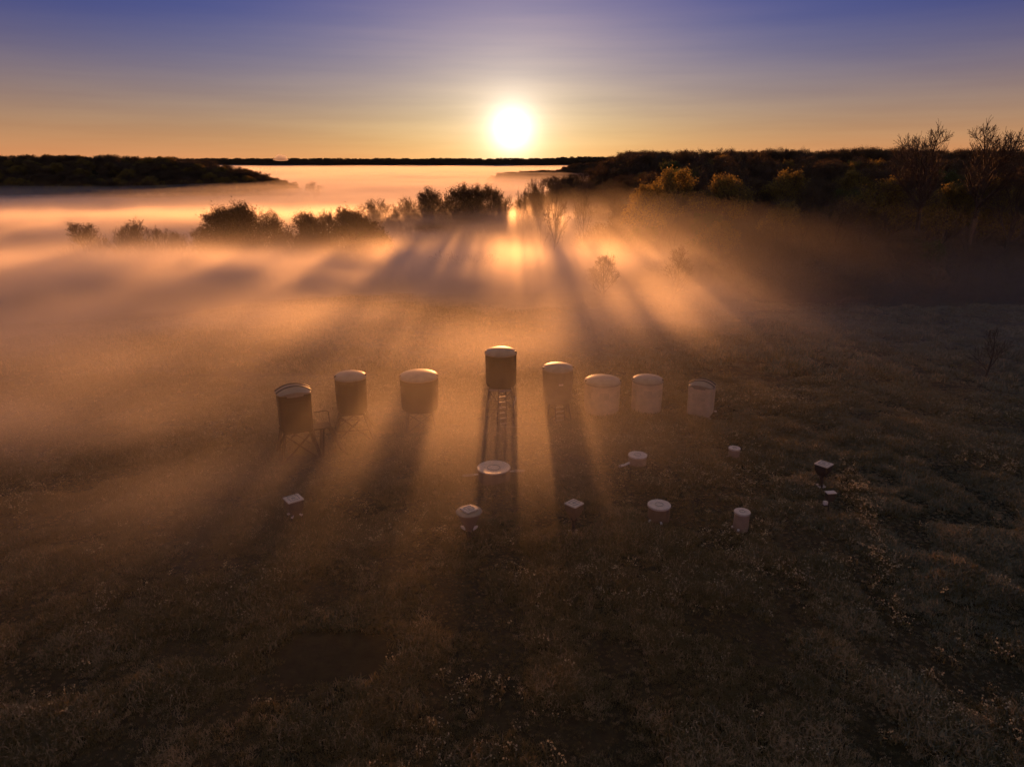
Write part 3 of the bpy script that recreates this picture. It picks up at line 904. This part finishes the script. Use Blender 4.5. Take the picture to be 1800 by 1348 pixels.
# --- clumps rising out of the valley fog (x, y, height of the top above the field)
ORD = ['first', 'second', 'third', 'fourth', 'fifth', 'sixth', 'seventh', 'eighth', 'ninth', 'tenth', 'eleventh', 'twelfth']
def clump(rows, text, group):
    for i, (key, x, y, zt, w) in enumerate(rows):
        plant_tree('bare_tree', key, x, y, zt, '%s bare tree from the left in the %s' % (ORD[i], text), group, wide=w)
clump([('broad', -97, 165, 2.2, 1.05), ('round', -90, 165, 1.7, 1.0), ('open', -84.5, 165, 3.4, 1.0), ('vase', -80.5, 166, 1.0, 0.9), ('round', -78, 170, -0.6, 0.9), ('broad', -73.4, 170, 0.6, 0.9)],
      'hazy clump in the fog', 'trees of the hazy clump')
clump([('broad', -61, 155, 6.3, 1.04), ('bushy', -58.5, 153, 6.6, 0.98), ('bushy', -54.5, 156, 7.3, 1.04), ('round', -50.4, 158, 5.4, 0.98), ('bushy', -46.5, 155, 4.7, 0.98), ('broad', -43.0, 157, 5.1, 0.98), ('vase', -38.6, 155, 5.3, 0.98), ('bushy', -35.6, 157, 5.8, 1.04), ('broad', -32.4, 154, 5.6, 0.98), ('bushy', -29.4, 155, 3.9, 1.04), ('green', -27.0, 153, 1.3, 1.10)],
      'dark clump above the domed blinds', 'trees of the dark clump')
clump([('open', -44.4, 220, 3.6, 0.7), ('round', -40.5, 220, 4.8, 0.7), ('vase', -35.6, 222, 3.6, 0.8), ('round', -30.4, 220, 4.9, 0.75), ('broad', -25.5, 220, 6.2, 0.75), ('bushy', -21.5, 217, 8.2, 0.7), ('bushy', -17.5, 215, 9.4, 0.75), ('bushy', -13.6, 217, 9.0, 0.75), ('round', -9.0, 218, 8.2, 0.7), ('bushy', -5.4, 215, 9.0, 0.65), ('vase', -2.0, 216, 7.0, 0.7)],
      'thicket below the sun', 'trees of the thicket below the sun')
clump([('vase', 2.6, 212, 8.0, 0.45), ('open', 6.8, 226, 9.4, 0.5), ('round', 8.6, 206, 11.0, 0.40), ('open', 10.8, 190, 11.8, 0.42), ('open', 19.8, 198, 13.0, 0.45)],
      'slender group where the light shafts start', 'slender trees at the light shafts')
plant_tree('bush', 'brush', -8.9, 125, 0.4, 'round bush top just showing above the fog bank', None, wide=1.2, cat='bush')
plant_tree('bare_tree', 'open', -236, 880, -6.0, 'lone tree top standing out of the far fog lake', None, wide=1.3)
plant_tree('bare_tree', 'vase', 13.3, 101, 2.8, 'leaning bare shrub tree in the brightest light shaft', None, wide=1.1)
plant_tree('bare_tree', 'open', 22.1, 96.5, 4.6, 'bare open-crowned tree alone on the meadow above the ribbed pale blind', None, wide=0.9)
plant_tree('sapling', 'sapling', 38.0, 54.5, 2.6, 'thin leafless sapling alone on the dark meadow', None, wide=1.0, cat='sapling')
plant_tree('bare_tree', 'tall', 69.8, 124, 21.6, 'tall bare tree on the skyline, shorter one of the two', None, wide=0.95)
plant_tree('bare_tree', 'tall', 77.8, 123, 22.4, 'tall bare tree on the skyline, bigger one of the two', None, wide=1.08, rz=2.0)
plant_tree('bare_tree', 'open', 84.5, 124, 17.4, 'smaller bare tree beside the two tall skyline trees', None, wide=0.7)
for x, y, zt, key, lb in ((44.2, 150, 12.6, 'gold', 'golden-leaved tree low on the wooded slope, brightest of them'), (35.9, 170, 13.8, 'gold', 'golden-leaved tree on the wooded crest near the sun'),
                          (30.5, 155, 10.8, 'gold', 'small golden-leaved tree just below the golden crest tree'), (58.8, 160, 13.4, 'gold', 'golden-brown tree in the middle of the wooded slope'),
                          (68.0, 132, 12.4, 'gold', 'golden tree under the shorter skyline tree'), (77.5, 130, 11.6, 'gold', 'broad golden tree under the bigger skyline tree'), (86, 132, 12.4, 'gold', 'golden tree at the edge of the wood under the small bare one')):
    plant_tree('leafy_tree', key, x, y, zt, lb, 'golden trees on the wooded slope', wide=1.0)

# --- the wood on the right-hand slope: single trees, sharing meshes
def wood_ok(x, y):
    if x > 0.80 * y + 6: return False
    e = 101 + 4 * math.sin(x * 0.13)
    if x < 34: e += (34 - x) * 3.2
    return y > e and x > 20 + 0.03 * (y - 150)
wood, tries = [], 0
wr_ = random.Random(5)
while len(wood) < 235 and tries < 60000:
    tries += 1
    y = 96 + 200 * wr_.random() ** 1.25; x = wr_.uniform(6, 160)
    if not wood_ok(x, y) or (y > 140 and (21.8 < x < 25.2 or 30.5 < x < 33.2)): continue
    md = 4.3 + (y - 96) * 0.02
    if any((x - a) ** 2 + (y - b) ** 2 < 49 for a, b in ((69.8, 124), (77.8, 123), (84.5, 124))): continue
    if any((x - a) ** 2 + (y - b) ** 2 < md * md for a, b in wood): continue
    wood.append((x, y))
for x, y in wood:
    h = np.interp(y, [96, 108, 125, 170, 230, 300], [4.6, 7.0, 9.0, 10.6, 11.0, 11.0]) * wr_.uniform(0.8, 1.14)
    u = wr_.random()
    key = 'round' if u < .28 else 'broad' if u < .52 else 'vase' if u < .72 else 'open' if u < .86 else 'green' if u < .93 else 'gold'
    look = {'gold': 'golden-leaved tree', 'green': 'green-leaved tree', 'open': 'leafless grey tree', 'vase': 'upswept brown budding tree'}.get(key, 'round-crowned brown budding tree')
    where = 'at the meadow edge of the wood' if y < 116 else 'in the middle of the wooded slope' if y < 170 else 'high on the wooded slope near the skyline'
    plant_tree('wood_tree', key, x, y, None, look + ' ' + where, 'trees of the wood on the slope', h=h, wide=wr_.uniform(0.85, 1.15))

# --- far woods, brush and undergrowth: masses
CROWN = ['round', 'broad', 'vase', 'open', 'gold', 'green']
def joined(key):
    mt, me, H0 = TREES[key]
    nm = bpy.data.meshes.new('far_' + key)
    bm = bmesh.new(); bm.from_mesh(me)
    bm.to_mesh(nm); bm.free()
    for m in me.materials: nm.materials.append(m)
    return nm
def tree_mass(name, XY, h, keys, wide=1.15):
    XY = np.asarray(XY); n = len(XY)
    z = terrain(XY[:, 0], XY[:, 1])
    pk = rng.integers(0, len(keys), n)
    H0 = np.array([TREES[k][2] for k in keys])[pk]
    s = h * rng.choice([0.5, 0.75, 0.95, 1.15, 1.5], n) * rng.uniform(0.9, 1.1, n) / H0
    S = np.stack([s * wide * rng.uniform(0.9, 1.2, n)] * 2 + [s], -1)
    rot = np.zeros((n, 3)); rot[:, 2] = rng.uniform(0, 6.28, n)
    return scatter(name, np.stack([XY[:, 0], XY[:, 1], z - 0.3], -1), rot, S, pk, [TREES[k][1] for k in keys])
def in_view(x, y, m=1.08): return np.abs(x) < 0.725 * m * (y + 3)
def rand_xy(n, x0, x1, y0, y1, ok):
    x = rng.uniform(x0, x1, n); y = rng.uniform(y0, y1, n); k = ok(x, y)
    return np.stack([x[k], y[k]], -1)
hill = rand_xy(5200, -760, -215, 640, 980, lambda x, y: in_view(x, y) & (terrain(x, y) > -27))
tree_mass('far_woods', hill, 10.5, ['round', 'broad', 'open', 'vase', 'gold', 'open', 'vase'], 1.4)
back = rand_xy(3000, 0, 330, 290, 470, lambda x, y: in_view(x, y) & (x > np.where(y > 300, 2.0, 26.0)))
tree_mass('ridge_woods', back, 10.0, ['round', 'broad', 'vase', 'open'])
spur = rand_xy(7000, -190, 800, 1180, 1560, lambda x, y: in_view(x, y) & (terrain(x, y) > -26))
tree_mass('spur_woods', spur, 12.0, ['round', 'broad', 'vase'], 1.5)
far = rand_xy(7000, -3700, 900, 4500, 5100, lambda x, y: in_view(x, y))
tree_mass('horizon_woods', far, 16.0, ['round', 'broad'], 2.0)
ug = rand_xy(9000, 20, 110, 92, 200, lambda x, y: in_view(x, y) & (y > 94 + 4 * np.sin(x * .13) + np.maximum(0, 34 - x) * 3.2))
tree_mass('undergrowth', ug[:2400], 3.2, ['brush'], 1.3)

# ------------------------------------------------------------------ meadow grass
BLADE = mat_simple('meadow_grass_blades', (0.14, 0.13, 0.06), 0.5, 0.5, 0.35, 0.35, trans=0.45, tcol=(0.30, 0.22, 0.08))
STRAW = mat_simple('dry_grass_blades', (0.46, 0.35, 0.21), 0.6, 0.35, 0.3, 0.35, trans=0.4, tcol=(0.45, 0.31, 0.15))
PETAL = mat_simple('pale_flower_heads', (0.55, 0.44, 0.26), 0.7, 0.2, 0.2, 3.0, trans=0.35, tcol=(0.7, 0.6, 0.4))
def tuft(seed, nb, rad, h, mat, flower=0):
    rg = np.random.default_rng(seed); V = []; Fq = []; Ft = []
    for i in range(nb):
        a = rg.uniform(0, 6.28); r = rad * math.sqrt(rg.random())
        p = np.array([r * math.cos(a), r * math.sin(a), -0.03])
        az = rg.uniform(0, 6.28); lean = rg.uniform(0.1, 0.9); ln = h * rg.uniform(0.5, 1.2); w = 0.012 + 0.012 * rg.random()
        d = np.array([math.cos(az), math.sin(az), 0]); s = np.array([-d[1], d[0], 0]) * w
        m = p + d * lean * ln * 0.35 + np.array([0, 0, ln * 0.6]); t = p + d * lean * ln * 0.95 + np.array([0, 0, ln * (1 - 0.3 * lean)])
        b = len(V); V += [p - s, p + s, m + s * 0.8, m - s * 0.8, t + s * .15, t - s * .15]; Fq += [(b, b + 1, b + 2, b + 3), (b + 3, b + 2, b + 4, b + 5)]
    nq = len(Fq)
    for i in range(flower):
        a = rg.uniform(0, 6.28); r = rad * math.sqrt(rg.random()); c = np.array([r * math.cos(a), r * math.sin(a), h * rg.uniform(0.8, 1.35)])
        q = 0.020 + 0.016 * rg.random(); b = len(V)
        n1 = rg.normal(size=3); n1 /= np.linalg.norm(n1); n2 = np.cross(n1, rg.normal(size=3)); n2 /= np.linalg.norm(n2)
        V += [c - n1 * q, c - n2 * q, c + n1 * q, c + n2 * q]; Fq.append((b, b + 1, b + 2, b + 3))
    me = mesh_np('tuft', np.array(V), np.array(Fq), mat)
    if flower:
        me.materials.append(PETAL); mi = np.zeros(len(Fq), np.int32); mi[nq:] = 1; me.polygons.foreach_set('material_index', mi)
    return me
def meadow(n, y0, y1, x_m=5):
    y = np.sqrt(rng.uniform(y0 * y0, y1 * y1, n)); x = rng.uniform(-1, 1, n) * (0.74 * y + x_m)
    return x, y
x1, y1 = meadow(120000, 13, 50)
x2, y2 = meadow(52000, 48, 112)
gxs = np.concatenate([x1, x2]); gys = np.concatenate([y1, y2])
far_s = np.concatenate([0.62 + 0.012 * (y1 - 13), np.full(len(x2), 1.45)])
keep = (((gxs + 5.6) / 2.6) ** 2 + ((gys - 18.9) / 1.3) ** 2 > 0.15 + 1.6 * vnoise(gxs / 0.8, gys / 0.8, 0, 3, 3)) & ~((gys > 94) & (gxs > 26)) & ~((gys > 85) & (gxs < -40))
gxs, gys, far_s = gxs[keep], gys[keep], far_s[keep]
clp = vnoise(gxs / 1.7, gys / 1.7, 0, 2, 1)
big_ = vnoise(gxs / 7.0, gys / 7.0, 0, 2, 3)
sz = far_s * (0.30 + 1.5 * np.clip((clp - 0.3) / 0.4, 0, 1)) * (0.7 + 0.6 * big_)
pk = np.where(rng.random(len(gxs)) < 0.16 + 0.6 * np.clip((big_ - 0.45) * 2.2, 0, 1), rng.integers(4, 6, len(gxs)), rng.integers(0, 4, len(gxs)))
rot = np.stack([rng.normal(0, .12, len(gxs)), rng.normal(0, .12, len(gxs)), rng.uniform(0, 6.28, len(gxs))], -1)
FROST = mat_simple('frosted_grass_blades', (0.24, 0.235, 0.16), 0.6, 0.35, 0.3, 0.35, trans=0.3, tcol=(0.26, 0.24, 0.14))
fr = rng.random(len(gxs)) < 0.62 * ss(3, 20, gxs + 6 * (big_ - 0.5) + 0.15 * (gys - 30))
pk = np.where(fr, rng.integers(6, 8, len(gxs)), pk)
TUFTS = [tuft(30 + i, 22, 0.26, 0.20 + 0.03 * i, BLADE) for i in range(4)] + [tuft(40 + i, 22, 0.22, 0.24, STRAW) for i in range(2)] + [tuft(50 + i, 22, 0.25, 0.22, FROST) for i in range(2)]
scatter('grass', np.stack([gxs, gys, terrain(gxs, gys)], -1), rot, np.stack([sz, sz, sz * 0.9], -1), pk, TUFTS)

xw, yw = meadow(42000, 13, 48)
cl2 = vnoise(xw / 4.5, yw / 3.0, 0, 3, 2)
strip = np.exp(-((xw - (0.30 * yw + 7.2)) / 0.55) ** 2) * ss(20, 24, yw) * (1 - ss(30, 36, yw))
kp = rng.random(len(xw)) < np.clip((cl2 - 0.56) * 3.2, 0, 1) * 0.34 + 0.012 + 0.75 * strip
xw, yw = xw[kp], yw[kp]
n = len(xw); s = rng.uniform(0.7, 1.3, n)
rot = np.zeros((n, 3)); rot[:, 2] = rng.uniform(0, 6.28, n)
scatter('weeds', np.stack([xw, yw, terrain(xw, yw)], -1), rot, np.stack([s, s, s], -1), rng.integers(0, 3, n), [tuft(60 + i, 14, 0.20, 0.24, BLADE, 9) for i in range(3)])
